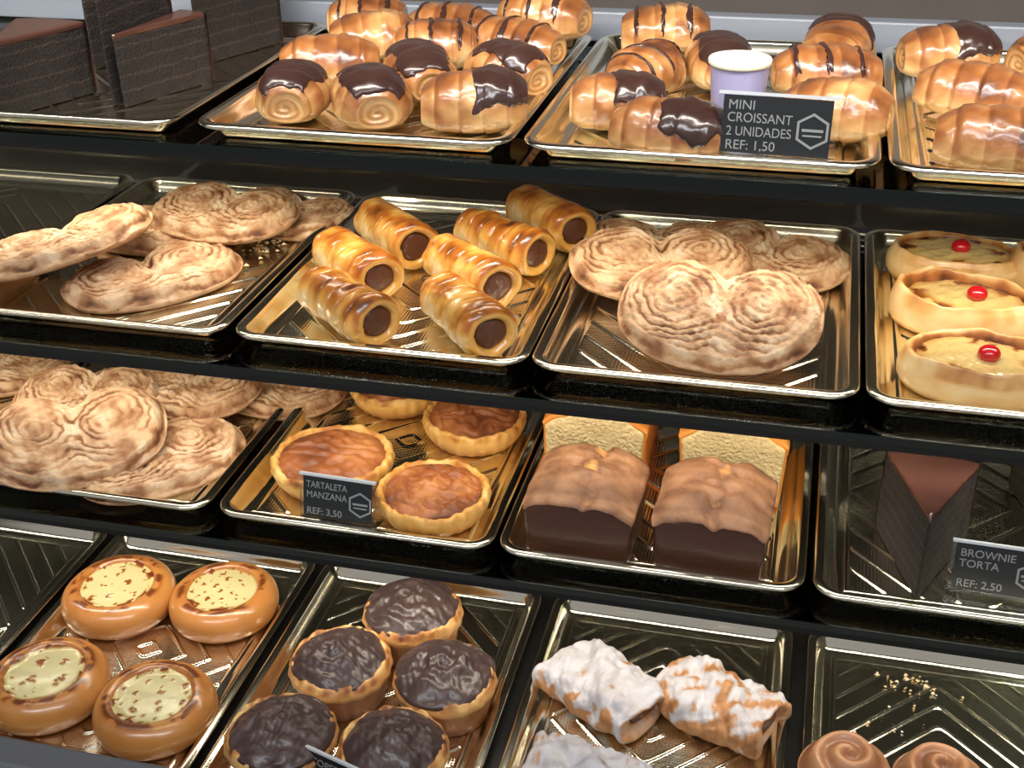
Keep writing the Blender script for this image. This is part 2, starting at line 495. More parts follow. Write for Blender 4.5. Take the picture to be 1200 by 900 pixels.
PALMS = [palmier_mesh(s) for s in (11, 23, 37)]
D2 = math.radians
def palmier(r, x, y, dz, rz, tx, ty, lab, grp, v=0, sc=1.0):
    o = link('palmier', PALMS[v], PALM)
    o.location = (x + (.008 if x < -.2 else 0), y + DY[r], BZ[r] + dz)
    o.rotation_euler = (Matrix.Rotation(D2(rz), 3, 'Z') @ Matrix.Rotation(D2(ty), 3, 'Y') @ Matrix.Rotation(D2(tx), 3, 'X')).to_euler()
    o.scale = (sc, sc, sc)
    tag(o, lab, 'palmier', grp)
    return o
g = 'palmiers in the left tray of the middle shelf'
palmier(2, -0.430, 0.128, .0, 52, 0, 0, 'broad palmier lying flat at the front of its tray, left of the cream horns', g, 0)
palmier(2, -0.480, 0.245, .0, 5, 0, 0, 'palmier peeping out under the tilted palmier, left of the cream horns', g, 1, .95)
palmier(2, -0.368, 0.318, .0, -14, 0, 0, 'shaded palmier at the back right corner of the tray left of the horns', g, 2, .95)
palmier(2, -0.418, 0.262, .019, -12, 4, 0, 'pale golden palmier leaning on others behind the broad flat one, left of the horns', g, 1, .98)
palmier(2, -0.520, 0.120, .033, 38, -6, -10, 'palmier tilted up on edge at the left edge of the middle shelf', g, 2, 1.0)
g = 'palmiers in the tray between horns and danishes'
palmier(2, 0.066, 0.312, .0, 4, 0, 0, 'greyish palmier furthest back on the left, behind the big swirled palmier', g, 2, .95)
palmier(2, 0.180, 0.300, .002, -26, 4, 0, 'bright palmier at the back right behind the big swirled palmier', g, 1, 1.0)
palmier(2, 0.084, 0.222, .019, 12, 10, 0, 'brightly lit palmier at the back left behind the big swirled palmier', g, 0, 1.0)
palmier(2, 0.152, 0.098, .030, -5, 24, 0, 'big double swirled palmier propped up at the front, facing out', g, 1, 1.0)
g = 'palmiers in the left tray of the lower shelf'
palmier(3, -0.422, 0.066, .0, 50, 3, 0, 'palmier lying flat at the front right of its heap beside the tartlets', g, 1)
palmier(3, -0.510, 0.180, .0, 0, 0, 0, 'palmier low in the heap with its oval lobe showing behind the propped one', g, 2, .95)
palmier(3, -0.368, 0.236, .0, -14, 0, 0, 'palmier at the back right of the heap, half under the shelf above', g, 0, .95)
palmier(3, -0.450, 0.190, .019, -10, 6, 0, 'upright looking palmier in the middle of the lower heap with a round swirl', g, 0, .95)
palmier(3, -0.545, 0.135, .022, 8, 8, 0, 'palmier sandwiched behind the propped palmier at the left of the lower heap', g, 1, .92)
palmier(3, -0.505, 0.045, .030, 30, 20, 0, 'large palmier propped up at the front left of the lower shelf heap', g, 2, 1.03)
palmier(3, -0.715, 0.205, .0, 20, 0, 0, 'palmier alone in the tray at the left edge of the lower shelf', None, 0)

# ---------------------------------------------------------------- rolls, croissants
def loft(name, rad, L, nx=70, nphi=64, seed=1, tonef=None, flat=.55, endin=.004, swirl=True, rise=None):
    """lying body along x. rad(u)->(ry,rz) for u in -1..1; flattened underside; z=0 at the bottom"""
    u = np.sin(np.linspace(-np.pi / 2, np.pi / 2, nx))
    ph = np.linspace(0, 2 * np.pi, nphi, endpoint=False)
    P = []; T = []
    for a in u:
        ry, rz = rad(a)
        cy = np.cos(ph); sz = np.sin(ph)
        x = np.full(nphi, a * L / 2)
        y = ry * np.sign(cy) * np.abs(cy) ** .92
        z = rz * np.sign(sz) * np.abs(sz) ** .92
        d = 1 + .05 * wnoise(x * 1.0, y, z, 110, seed) + .016 * wnoise(x, y, z, 420, seed + 1)
        y = y * d; z = z * d
        z = np.where(z < 0, z * flat, z)
        P.append(np.stack([x, y, z], -1))
        T.append(tonef(a, ph) if tonef else np.full(nphi, .5))
    P = np.array(P); T = np.array(T)
    zmin = P[..., 2].min()
    P[..., 2] -= zmin
    # end faces with a rolled-up swirl
    def endface(ring, sgn):
        cen = ring.mean(0); R = []; TT = []
        for k in range(1, 12):
            s = 1 - k / 12
            q = cen + (ring - cen) * s
            if swirl:
                wv = np.cos(2 * np.pi * ((s * 2.6) + ph / (2 * np.pi)))
                q[:, 0] = ring[:, 0] - sgn * (endin * (1 - s) + .0010 * wv * sst(0, .3, 1 - s))
                TT.append(.44 - .14 * wv)
            else:
                q[:, 0] = ring[:, 0] - sgn * endin * (1 - s); TT.append(np.full(nphi, .4))
            R.append(q)
        return R, TT, cen - np.array([sgn * endin, 0, 0])
    R0, T0, c0 = endface(P[0], -1); R1, T1, c1 = endface(P[-1], 1)
    PP = R0[::-1] + [p for p in P] + R1; TT = T0[::-1] + [t for t in T] + T1
    me = rings(name, PP, np.array(TT), pole0=tuple(c0), pole1=tuple(c1))
    return me, P, u, ph

def patch(name, P, ui, vi, off, seed, wob=.06, tone=.5, thick=.0026):
    """a coat laid over part of a lofted body: rows ui=(a,b), columns vi=(a,b) as fractions"""
    nr, nc = P.shape[:2]
    nu, nv = 34, 40
    su = np.linspace(0, 1, nu); sv = np.linspace(0, 1, nv)
    SU, SV = np.meshgrid(su, sv, indexing='ij')
    wu = wnoise(SU * 0, SV * 3, SV * 0, 4, seed) * wob; wv = wnoise(SU * 3, SU * 0, SV * 0, 4, seed + 1) * wob
    edgeu = np.abs(SU - .5) * 2; edgev = np.abs(SV - .5) * 2
    U = ui[0] + (ui[1] - ui[0]) * SU + wu * edgeu ** 2
    Vv = vi[0] + (vi[1] - vi[0]) * SV + wv * edgev ** 2
    fi = np.clip(U, .0, 1) * (nr - 1); fj = (Vv % 1) * nc
    i0 = np.clip(fi.astype(int), 0, nr - 2); j0 = fj.astype(int) % nc; j1 = (j0 + 1) % nc
    a = (fi - i0)[..., None]; b = (fj - np.floor(fj))[..., None]
    Q = (P[i0, j0] * (1 - a) * (1 - b) + P[i0 + 1, j0] * a * (1 - b) + P[i0, j1] * (1 - a) * b + P[i0 + 1, j1] * a * b)
    du = np.gradient(Q, axis=0); dv = np.gradient(Q, axis=1)
    n = np.cross(du, dv); n /= (np.linalg.norm(n, axis=-1, keepdims=True) + 1e-12)
    cen = P.reshape(-1, 3).mean(0)
    ref = Q - np.array([0, 0, 0]); ref = ref * np.array([0, 1, 1]) - np.array([0, 0, cen[2]]) + np.array([1e-6, 0, 0])
    sgn = np.sign((n * ref).sum(-1, keepdims=True)); n = n * sgn
    m = np.maximum(edgeu ** 6, edgev ** 6)
    h = off + thick * (1 - m) - .0032 * np.clip(m - .55, 0, 1) / .45 + .0005 * wnoise(Q[..., 0], Q[..., 1], Q[..., 2], 140, seed + 5)
    Q = Q + n * h[..., None]
    t = np.full((nu, nv), tone)
    return rings(name, Q, t, wrap=False)

def roll_mesh(seed, L=.088, W=.066, H=.058, glaze=.5):
    r_ = np.random.RandomState(seed); p0 = r_.uniform(0, 6)
    def rad(u):
        e = (1 - np.abs(u) ** 3.0 * .42)
        w = (u * 2.2 + p0) % 1
        st = 1 + .085 * (sst(0, .18, w) * (1 - .75 * w) - .35) * (1 - .3 * abs(u))
        return W / 2 * e * st, H / 1.55 * e * st
    def tf(u, ph):
        topness = sst(-.3, .9, np.sin(ph))
        return .30 + glaze * topness + .22 * (.5 - ((u * 2.2 + p0) % 1)) + .26 * wnoise(np.cos(ph) * .03, np.sin(ph) * .03, 0 * ph + u * .04, 150, seed)
    return loft('pastry', rad, L, seed=seed, tonef=tf)

ROLLV = []
for sd, L, Wd, H, gz in ((101, .086, .066, .058, .42), (102, .100, .068, .055, .50), (103, .092, .072, .060, .36)):
    ROLLV.append(roll_mesh(sd, L, Wd, H, gz))
COATS = [patch('chocolate_coating', ROLLV[i][1], (.22, .90), (.10, .40), .0002, 200 + i, .05) for i in range(3)]
COATH = [patch('chocolate_coating', ROLLV[i][1], (.48, .99), (.06, .46), .0002, 210 + i, .05) for i in range(3)]
def stripes(i):
    parts = []
    for k, a in enumerate((.26, .46, .68)):
        me = patch('s', ROLLV[i][1], (a, a + .026), (.03, .46), .0003, 300 + 10 * i + k, .035, thick=.0014)
        parts.append(([tuple(v.co) for v in me.vertices], [tuple(p.vertices) for p in me.polygons], [.5] * len(me.vertices)))
        bpy.data.meshes.remove(me)
    V, F, T = join_arrays(parts)
    return mk('chocolate_drizzle', V, F, T)
DRIZ = [stripes(i) for i in range(3)]
def roll(x, y, dz, rz, v, kind, lab, cat, grp, tx=0, ty=0, sc=1.0):
    t = empty('chocolate_roll' if kind != 'plain' else 'glazed_croissant', (x + .012, y + DY[1], BZ[1] + dz))
    t.rotation_euler = (Matrix.Rotation(D2(rz), 3, 'Z') @ Matrix.Rotation(D2(ty), 3, 'Y') @ Matrix.Rotation(D2(tx), 3, 'X')).to_euler()
    t.scale = (sc * .93, sc * .93, sc * .80)
    link('pastry', ROLLV[v][0], ROLL, t)
    if kind == 'coat': link('chocolate_coating', COATS[v], CHOC, t)
    if kind == 'half': link('chocolate_coating', COATH[v], CHOC, t)
    if kind == 'drizzle': link('chocolate_drizzle', DRIZ[v], CHOC, t)
    tag(t, lab, cat, grp)
g1 = 'rolls in the left pastry tray of the top shelf'
g2 = 'rolls around the MINI CROISSANT card'
g3 = 'glazed croissants at the right end of the top shelf'
rolls = [
 (-.246, .105, 0, -78, 0, 'coat', 'chocolate banded roll at the front left of its tray, nearest the dark cake', g1),
 (-.172, .100, 0, -62, 2, 'coat', 'chocolate banded roll, second from the left in the front row beside the cake tray', g1),
 (-.078, .100, 0, 12, 2, 'half', 'big glossy roll dipped in chocolate on its right end, front right of the left pile', g1),
 (-.250, .205, .004, 18, 1, 'plain', 'shiny plain glazed roll behind the chocolate banded front left one', g1),
 (-.150, .172, .006, -58, 1, 'coat', 'roll with a dark chocolate top in the middle of the left pile', g1),
 (-.072, .190, .006, -30, 0, 'coat', 'roll with chocolate on top behind the big chocolate dipped one', g1),
 (-.235, .285, .006, 24, 2, 'plain', 'plain glazed roll in the third row of the left pile', g1),
 (-.160, .255, .010, 15, 0, 'drizzle', 'drizzled roll in the middle of the third row of the left pile', g1),
 (-.085, .275, .010, -15, 1, 'drizzle', 'drizzled pale roll at the right of the third row of the left pile', g1),
 (-.262, .345, .012, 10, 0, 'drizzle', 'drizzled roll at the very back left of the left pile', g1),
 (-.168, .338, .008, 0, 1, 'drizzle', 'drizzled roll in the middle of the back row of the left pile', g1),
 (-.070, .335, .022, -12, 2, 'drizzle', 'large drizzled roll at the back right of the left pile, brightest of all', g1),
 (.040, .128, 0, 8, 0, 'half', 'roll dipped in dark chocolate at the front left of the MINI CROISSANT tray', g2),
 (.094, .064, 0, -8, 1, 'half', 'long roll dipped in chocolate lying just left of the price card', g2),
 (.050, .225, .002, 68, 0, 'drizzle', 'upright looking roll with dark vertical drizzle, left of the round tub', g2),
 (.052, .335, .012, 10, 2, 'drizzle', 'drizzled roll at the back left of the MINI CROISSANT tray', g2),
 (.112, .268, .002, -70, 0, 'coat', 'roll with a grey chocolate band behind the round tub', g2),
 (.218, .335, .004, 80, 2, 'half', 'pale roll with a chocolate tip at the back right of the MINI CROISSANT tray', g2),
 (.210, .238, .006, 10, 1, 'drizzle', 'roll with a dark shiny streak behind the MINI CROISSANT card', g2),
 (.222, .135, 0, -12, 2, 'plain', 'glazed croissant partly hidden by the right side of the MINI CROISSANT card', g2),
 (.318, .318, .006, 10, 2, 'half', 'pale croissant with a chocolate end at the back of the rightmost top tray', g3),
 (.334, .205, .004, -20, 1, 'plain', 'dark glazed croissant in the middle of the rightmost top tray', g3),
 (.345, .080, 0, -4, 1, 'plain', 'long glazed croissant at the front of the rightmost top tray', g3),
 (.412, .325, .006, 30, 0, 'plain', 'golden croissant cut by the picture edge at the back of the rightmost top tray', g3),
 (.412, .190, .002, -30, 2, 'plain', 'croissant cut by the picture edge in the middle of the rightmost top tray', g3),
]
for x, y, dz, rz, v, kind, lab, grp in rolls:
    sc = 1.0
    if 'long glazed croissant' in lab: sc = 1.06
    if 'big glossy' in lab or 'large drizzled' in lab: sc = 1.04
    roll(x, y, dz, rz, v, kind, lab, 'croissant' if kind == 'plain' else 'pastry roll', grp, sc=sc)

# round tub with a pale lid
t = empty('plastic_tub', (.150, .165 + DY[1], BZ[1]))
def lathe(name, prof, n=48):
    a = np.linspace(0, 2 * np.pi, n, endpoint=False)
    P = [np.stack([r * np.cos(a), r * np.sin(a), np.full(n, z)], -1) for r, z in prof]
    return rings(name, P, None, pole0=(0, 0, prof[0][1]), pole1=(0, 0, prof[-1][1]))
link('tub_wall', lathe('tub_wall', [(.020, 0), (.0215, .0005), (.0235, .030), (.0248, .050), (.0248, .051)]), TUB, t)
link('lid', lathe('lid', [(.0255, .0505), (.0268, .0512), (.0268, .0545), (.0262, .0556), (.0240, .0560), (.0120, .0561)]), LID, t)
tag(t, 'small round plastic tub with a pale lid behind the MINI CROISSANT card', 'tub')

# ---------------------------------------------------------------- cream horns
def horn_mesh(seed):
    L = .112
    r_ = np.random.RandomState(seed)
    nt = 6.5
    nx, nphi = 110, 60
    u = np.linspace(0, 1, nx); ph = np.linspace(0, 2 * np.pi, nphi, endpoint=False)
    P = []; T = []
    for a in u:
        base = .0225 + .0045 * a
        base *= np.sqrt(np.clip(1 - ((.07 - a) / .07) ** 2 * .62, .0, 1)) if a < .07 else 1
        if a > .95: base *= 1 - .10 * ((a - .95) / .05) ** 2
        w = (a * nt + ph / (2 * np.pi)) % 1
        step = sst(0, .22, w) * (1 - .35 * w)
        r = base * (1 + .14 * (step - .5)) * (1 + .085 * wnoise(np.cos(ph), np.sin(ph), 0 * ph + a * 4, 3.2, seed))
        y = r * np.cos(ph); z = r * np.sin(ph) * .98
        z = np.where(z < 0, z * .86, z)
        x = np.full(nphi, (a - .5) * L)
        P.append(np.stack([x, y, z], -1))
        T.append(.14 + .48 * sst(-.15, .85, np.sin(ph)) + .14 * (.5 - step) + .30 * wnoise(np.cos(ph), np.sin(ph), 0 * ph + a * 5, 4.0, seed + 2) + .22 * sst(.93, 1, a))
    P = np.array(P); P[..., 2] -= P[..., 2].min()
    ring = P[-1]; cen = ring.mean(0)
    ext = []; tt = []
    for s, dx in ((.88, .0016), (.74, .0008), (.62, -.005), (.56, -.014)):
        q = cen + (ring - cen) * s; q[:, 0] = ring[:, 0] + dx; ext.append(q); tt.append(np.full(nphi, .3))
    me = rings('pastry', list(P) + ext, np.array(T + tt), pole0=tuple(P[0].mean(0) - np.array([.004, 0, 0])), pole1=tuple(cen - np.array([.014, 0, 0])), t0=.4, t1=.5)
    F = []; 
    for s, dx in ((.66, -.007), (.64, -.0045), (.56, -.0025), (.42, -.0015), (.25, -.001), (.1, -.0008)):
        q = cen + (ring - cen) * s; q[:, 0] = cen[0] + dx + .0012 * wnoise(q[:, 0], q[:, 1], q[:, 2], 200, seed + 5); F.append(q)
    fi = rings('chocolate_filling', F, None, pole0=tuple(cen + np.array([-.007, 0, 0])), pole1=tuple(cen + np.array([-.0008, 0, 0])))
    return me, fi
HORNS = [horn_mesh(s) for s in (5, 6, 9)]
horns = [
 (-.200, .072, -36, 0, 'cream horn at the front left of its tray, split open along the top'),
 (-.226, .168, -42, 1, 'glossy cream horn second from the front in the left column'),
 (-.214, .252, -46, 2, 'bright golden cream horn at the back left of its tray'),
 (-.085, .078, -48, 1, 'darkest browned cream horn at the front right of its tray'),
 (-.108, .170, -42, 2, 'cream horn second from the front in the right column'),
 (-.095, .252, -32, 0, 'cream horn in the right column just before the backmost one'),
 (-.062, .328, -44, 1, 'shaded cream horn in the back right corner of its tray'),
]
for x, y, rz, v, lab in horns:
    t = empty('cream_horn', (x + .006, y + DY[2], BZ[2]), (0, 0, D2(rz)))
    link('pastry', HORNS[v][0], HORN, t); link('chocolate_filling', HORNS[v][1], FILL, t)
    tag(t, lab, 'cream horn', 'cream horns on the middle shelf')

# ---------------------------------------------------------------- oval cherry danishes
def danish_meshes(seed):
    a, b = .066, .047
    def out(ph):
        return a * b / np.sqrt((b * np.cos(ph)) ** 2 + (a * np.sin(ph)) ** 2) * (1 + .02 * wnoise(np.cos(ph), np.sin(ph), 0 * ph, 2.2, seed))
    def top(s, ph, x, y):
        hgt = .032 * (1 + .16 * wnoise(np.cos(ph), np.sin(ph), 0 * ph, 1.7, seed + 11))
        z = np.where(s > .87, hgt * np.sqrt(np.clip(1 - ((s - .87) / .155) ** 2, .02, 1)), .016 + (hgt - .016) * sst(.74, .87, s))
        z = z * (1 + .06 * wnoise(x, y, 0 * x, 180, seed + 1))
        lay = .0009 * np.cos(s * 70 + 1.5 * np.sin(ph + seed))
        tone = .20 + .60 * np.exp(-((s - .80) / .06) ** 2) + .30 * wnoise(x, y, 0 * x, 160, seed + 2)
        return z + lay * sst(.7, .85, s), tone
    d = polar('pastry', out, top, [(.86, .0, .5), (.95, .001, .4), (1.0, .007, .2), (1.01, .014, .14), (1.0, .020, .14)], 120)
    def out2(ph): return out(ph) * .80
    def top2(s, ph, x, y):
        z = .0262 + .003 * (1 - s ** 2) + .0010 * wnoise(x, y, 0 * x, 400, seed + 5)
        sp = sst(.05, .4, wnoise(x, y, 0 * x + 2, 200, seed + 7)) * sst(.5, .85, s)
        return z, .08 + .12 * s + .7 * sp + .25 * sst(.8, 1, s)
    c = polar('custard', out2, top2, [(.9, .015, .3), (1.0, .0235, .4)], 90)
    return d, c
def cherry_mesh():
    n = 28; P = []
    for k in range(1, 15):
        t = np.pi * k / 15; a = np.linspace(0, 2 * np.pi, n, endpoint=False)
        r = .0094 * np.sin(t) ** .85
        P.append(np.stack([r * np.cos(a), r * np.sin(a), np.full(n, -.0072 * np.cos(t))], -1))
    return rings('cherry', P, None, pole0=(0, 0, -.0072), pole1=(0, 0, .0060))
CH = cherry_mesh()
DAN = [danish_meshes(s) for s in (3, 8, 14)]
dans = [
 (.367, .312, -2, 0, .004, 'cherry danish at the back of its column with caramel coloured custard'),
 (.368, .200, -8, 1, .010, 'cherry danish in the middle of its column with pale custard'),
 (.372, .078, -6, 2, .006, 'cherry danish at the front of its column with darkly browned rim'),
 (.483, .310, 4, 1, 0, 'cherry danish cut by the right picture edge in the back row'),
 (.489, .195, 4, 2, 0, 'cherry danish cut by the right picture edge in the middle row'),
]
for x, y, rz, v, cx, lab in dans:
    t = empty('cherry_danish', (x, y + DY[2], BZ[2]), (0, 0, D2(rz)))
    link('pastry', DAN[v][0], DANISH, t); link('custard', DAN[v][1], CUST, t)
    c = link('cherry', CH, CHERRY, t); c.location = (cx, -.002, .0325)
    tag(t, lab, 'danish', 'cherry danishes on the middle shelf')

# ---------------------------------------------------------------- apple tartlets
def tart_meshes(seed):
    R = .056
    def out(ph):
        return R * (1 + .012 * np.cos(ph * 26) + .03 * wnoise(np.cos(ph), np.sin(ph), 0 * ph, 1.6, seed))
    def top(s, ph, x, y):
        z = .0135 + .0125 * sst(.78, .90, s) - .004 * sst(.95, 1, s) + .0030 * wnoise(x, y, 0 * x, 200, seed + 1) * sst(.75, .85, s)
        return z, .36 + .34 * wnoise(x, y, 0 * x, 260, seed + 2)
    c = polar('crust', out, top, [(.78, .0, .7), (.86, .001, .6), (.95, .010, .38), (1.0, .019, .26)], 208)
    def out2(ph): return .0500 * (1 + .06 * wnoise(np.cos(ph), np.sin(ph), 0 * ph, 1.8, seed + 4))
    def top2(s, ph, x, y):
        rg = np.abs(np.sin((x * .5 + y * .85) * 170 + 2.6 * wnoise(x, y, 0 * x, 140, seed + 3)))
        z = .0225 + .005 * (1 - s ** 2) + .0030 * rg * sst(1, .8, s) + .0020 * wnoise(x, y, 0 * x, 260, seed + 5)
        return z, .42 - .16 * rg + .30 * wnoise(x, y, 0 * x, 70, seed + 6) + .25 * sst(.85, 1, s)
    f = polar('apple_filling', out2, top2, [(.94, .014, .8), (1.0, .020, .7)], 130)
    return c, f
TART = [tart_meshes(s) for s in (21, 22, 25)]
tarts = [
 (-.238, .086, 20, 0, 1.10, 'apple tartlet standing behind the TARTALETA price card'),
 (-.117, .050, -15, 1, 1.0, 'apple tartlet at the front right with sliced apple ridges'),
 (-.117, .198, 60, 2, 1.0, 'apple tartlet at the back right of its tray with a smooth dark glaze'),
 (-.222, .255, 100, 1, 1.0, 'apple tartlet at the back left, mostly hidden under the shelf above'),
]
for x, y, rz, v, sc, lab in tarts:
    t = empty('apple_tartlet', (x + .008, y + DY[3], BZ[3]), (0, 0, D2(rz))); t.scale = (sc, sc, 1.0)
    link('crust', TART[v][0], CRUST, t); link('apple_filling', TART[v][1], APPLE, t)
    tag(t, lab, 'tartlet', 'apple tartlets on the lower shelf')

# ---------------------------------------------------------------- loaf cakes
def loaf(x, y, rz, seed, cut, lab, Wd=.104, Dp=.10, H1=.050, H2=.068):
    t = empty('loaf_cake_piece', (x, y + DY[3], BZ[3]), (0, 0, D2(rz)))
    def section(n, top):
        # outline in (x,z): body up to H1, domed top
        pts = []
        hw = Wd / 2
        if not top:
            body = [(-hw * .93, 0.0), (hw * .93, 0.0), (hw * .955, .004), (hw * .985, H1 * .5), (hw, H1), (-hw, H1), (-hw * .985, H1 * .5), (-hw * .955, .004)]
            return body
    ny = 26
    # lower body: dense loops for gentle bulges
    def loop(yy, grow):
        hw = Wd / 2 * grow
        L_ = []
        for k in range(14): L_.append((-hw * .93 + 2 * hw * .93 * k / 13, 0.0))
        for k in range(1, 12): L_.append((hw * (.93 + .07 * (k / 12) ** .6), H1 * k / 12))
        nt_ = 40
        for k in range(nt_ + 1):
            a = k / nt_; xx = hw * (1 - 2 * a)
            L_.append((xx, H1 + (H2 - H1) * (1 - abs(2 * a - 1) ** 2.6)))
        for k in range(11, 0, -1): L_.append((-hw * (.93 + .07 * (k / 12) ** .6), H1 * k / 12))
        return np.array(L_)
    P = []
    ys = np.linspace(-Dp / 2, Dp / 2, ny)
    for yy in ys:
        e = 1 - (.035 * (max(0, abs(yy) / (Dp / 2) - .8) / .2) ** 2 if not cut else .01 * (max(0, abs(yy) / (Dp / 2) - .85) / .15) ** 2)
        l = loop(yy, e)
        X = l[:, 0]; Z = l[:, 1] * (1 if cut else (1 - .03 * (max(0, abs(yy) / (Dp / 2) - .75) / .25) ** 2))
        yv = np.full(len(X), yy)
        topm = sst(H1 * .9, H1 * 1.05, l[:, 1])
        nz = wnoise(X, yv, Z, 120, seed)
        Z = Z + topm * (.0018 * nz + .0009 * wnoise(X, yv, Z, 420, seed + 7))
        if not cut:
            Z = Z - topm * .0055 * np.exp(-((X - .004 + .016 * wnoise(yv * 2, yv, yv * 0, 120, seed + 4)) / .006) ** 2) * (1 + .8 * wnoise(yv, X, Z, 260, seed + 5))
            Z = Z - topm * .006 * sst(-.20 * Dp, -.5 * Dp, yy * np.ones_like(X)) * (l[:, 1] - H1 * .9) / (H2 - H1) 
        X = X * (1 + .012 * nz)
        yv = yv + .002 * wnoise(X, Z, yv * 0, 60, seed + 2)
        P.append(np.stack([X, yv, Z], -1))
    P = np.array(P)
    nc = P.shape[1]
    # split of ring: top crust = indices of the dome
    i0, i1 = 14 + 11 - 1, 14 + 11 + 41
    # body
    V = list(P.reshape(-1, 3)); F = []
    for i in range(ny - 1):
        for j in range(nc):
            k = (j + 1) % nc
            F.append((i * nc + j, i * nc + k, (i + 1) * nc + k, (i + 1) * nc + j))
    def cap(i, rev, inset):
        ring = P[i]; c = ring.mean(0); b0 = len(V)
        rows = [list(range(i * nc, i * nc + nc))]
        for s in (.94, .8, .6, .4, .2):
            q = c + (ring - c) * s
            q[:, 1] = ring[:, 1].mean() + (-1 if rev else 1) * .0015 + .0016 * wnoise(q[:, 0], q[:, 2], q[:, 0] * 0, 70, seed + 6)
            b = len(V); V.extend(list(q)); rows.append(list(range(b, b + nc)))
        for a, b in zip(rows[:-1], rows[1:]):
            for j in range(nc):
                k = (j + 1) % nc
                F.append((a[k], a[j], b[j], b[k]) if rev else (a[j], a[k], b[k], b[j]))
        V.append(c + np.array([0, (-1 if rev else 1) * .0015, 0])); ci = len(V) - 1
        for j in range(nc):
            k = (j + 1) % nc; F.append((rows[-1][k], rows[-1][j], ci) if rev else (rows[-1][j], rows[-1][k], ci))
    cap(0, True, 0); cap(ny - 1, False, 0)
    link('cake_body', mk('cake_body', V, F, np.full(len(V), .45)), CRUMBEDGE if cut else CAKESIDE, t)
    # top crust shell
    S = P[:, i0:i1].copy()
    nrm = np.zeros_like(S); nrm[..., 2] = 1; nrm[..., 0] = S[..., 0] / (Wd / 2) * .6
    nrm /= np.linalg.norm(nrm, axis=-1, keepdims=True)
    S2 = S + nrm * .0016
    S2[0, :, 1] -= .002; S2[-1, :, 1] += .002
    fr = S[0].copy(); fr[:, 1] -= .0022; fr[:, 2] -= .0008 ; bk = S[-1].copy(); bk[:, 1] += .0022; bk[:, 2] -= .0008
    Q = np.concatenate([fr[None], S2, bk[None]], 0)
    tone = .40 + .3 * wnoise(Q[..., 0], Q[..., 1], Q[..., 2], 220, seed + 8) + .45 * np.exp(-((Q[..., 0] - .004) / .006) ** 2) * (0 if cut else 1) * sst(-.03, .01, Q[..., 1])
    link('top_crust', rings('top_crust', Q, tone, wrap=False), CRUMBEDGE if cut else CAKETOP, t)
    if cut:
        # pale crumb of the cut face, a thin slab set on the front
        ring = P[0]; c = ring.mean(0); rows = []
        for s, dy in ((.955, .001), (.95, -.0032), (.9, -.0040), (.75, -.0042), (.55, -.0042), (.35, -.0042), (.15, -.0042)):
            q = c + (ring - c) * s; q[:, 1] = -Dp / 2 + dy + .0008 * wnoise(q[:, 0], q[:, 2], q[:, 0] * 0, 150, seed + 9); rows.append(q)
        o = link('cut_crumb', rings('cut_crumb', rows, None, pole1=(c[0], -Dp / 2 - .0042, c[2])), CRUMB, t)
        o['label'] = 'pale open crumb of the cut side'
    tag(t, lab, 'cake', 'loaf cake pieces on the lower shelf')
loaf(.044, .050, -1, 31, False, 'loaf cake piece with dark side and cracked brown top, front left', Dp=.092)
loaf(.164, .050, -2, 32, False, 'loaf cake piece with dark side and cracked brown top, front right', Dp=.092)
loaf(.036, .190, 0, 33, True, 'loaf cake piece showing its pale cut crumb, back left', Dp=.13, H1=.068, H2=.086)
loaf(.172, .190, 0, 34, True, 'loaf cake piece showing its pale cut crumb, back right', Dp=.13, H1=.068, H2=.086)

# ---------------------------------------------------------------- layered cake wedges
def wedge_outline(R, ang, n=14):
    """tip at the origin, opening towards +y"""
    pts = [(0, 0)]
    for k in range(n + 1):
        a = math.radians(90 - ang / 2 + ang * k / n)
        pts.append((R * math.cos(a), R * math.sin(a)))
    return pts
def cake_wedge(r, x, y, rz, R, ang, H, lab, tilt=0, grp='dark layered cake slices', dz=0):
    t = empty('chocolate_cake_slice', (x, y + DY[r], BZ[r] + dz), (0, D2(tilt), D2(rz)))
    ol = np.array(wedge_outline(R, ang)); cen = ol.mean(0)
    # subdivide outline
    pts = []
    for i in range(len(ol)):
        a, b = ol[i], ol[(i + 1) % len(ol)]
        m = max(1, int(np.linalg.norm(b - a) / .004))
        for k in range(m): pts.append(a + (b - a) * k / m)
    pts = np.array(pts); n = len(pts)
    P = []
    for z in np.linspace(0, H, 30):
        nz = .0010 * wnoise(pts[:, 0], pts[:, 1], np.full(n, z), 150, 61 + r, 4)
        dirv = (pts - cen) / np.linalg.norm(pts - cen, axis=1, keepdims=True)
        q = pts + dirv * nz[:, None]
        P.append(np.stack([q[:, 0], q[:, 1], np.full(n, z)], -1))
    link('sponge', rings('sponge', P, None, pole0=(cen[0], cen[1], 0), pole1=(cen[0], cen[1], H)), LAYER, t)
    # glaze over the top and down the rounded back
    def insetring(k, z): 
        q = cen + (pts - cen) * k
        return np.stack([q[:, 0], q[:, 1], np.full(n, z)], -1)
    G = [insetring(1.0, H - .0005), insetring(1.012, H + .0005), insetring(1.012, H + .003), insetring(1.0, H + .0045), insetring(.9, H + .0048), insetring(.5, H + .005), insetring(.1, H + .005)]
    link('glaze', rings('glaze', G, None, pole0=(cen[0], cen[1], H - .0005), pole1=(cen[0], cen[1], H + .005)), GANACHE, t)
    arc = np.array(wedge_outline(R, ang, 24)[1:])
    sh = []
    for rr, z in ((1.0, .001), (1.022, .001), (1.024, H * .5), (1.02, H + .0035), (1.0, H + .0045)):
        sh.append(np.stack([arc[:, 0] * rr, arc[:, 1] * rr, np.full(len(arc), z)], -1))
    link('back_glaze', rings('back_glaze', sh, None, wrap=False), GANACHE, t)
    tag(t, lab, 'cake slice', grp)
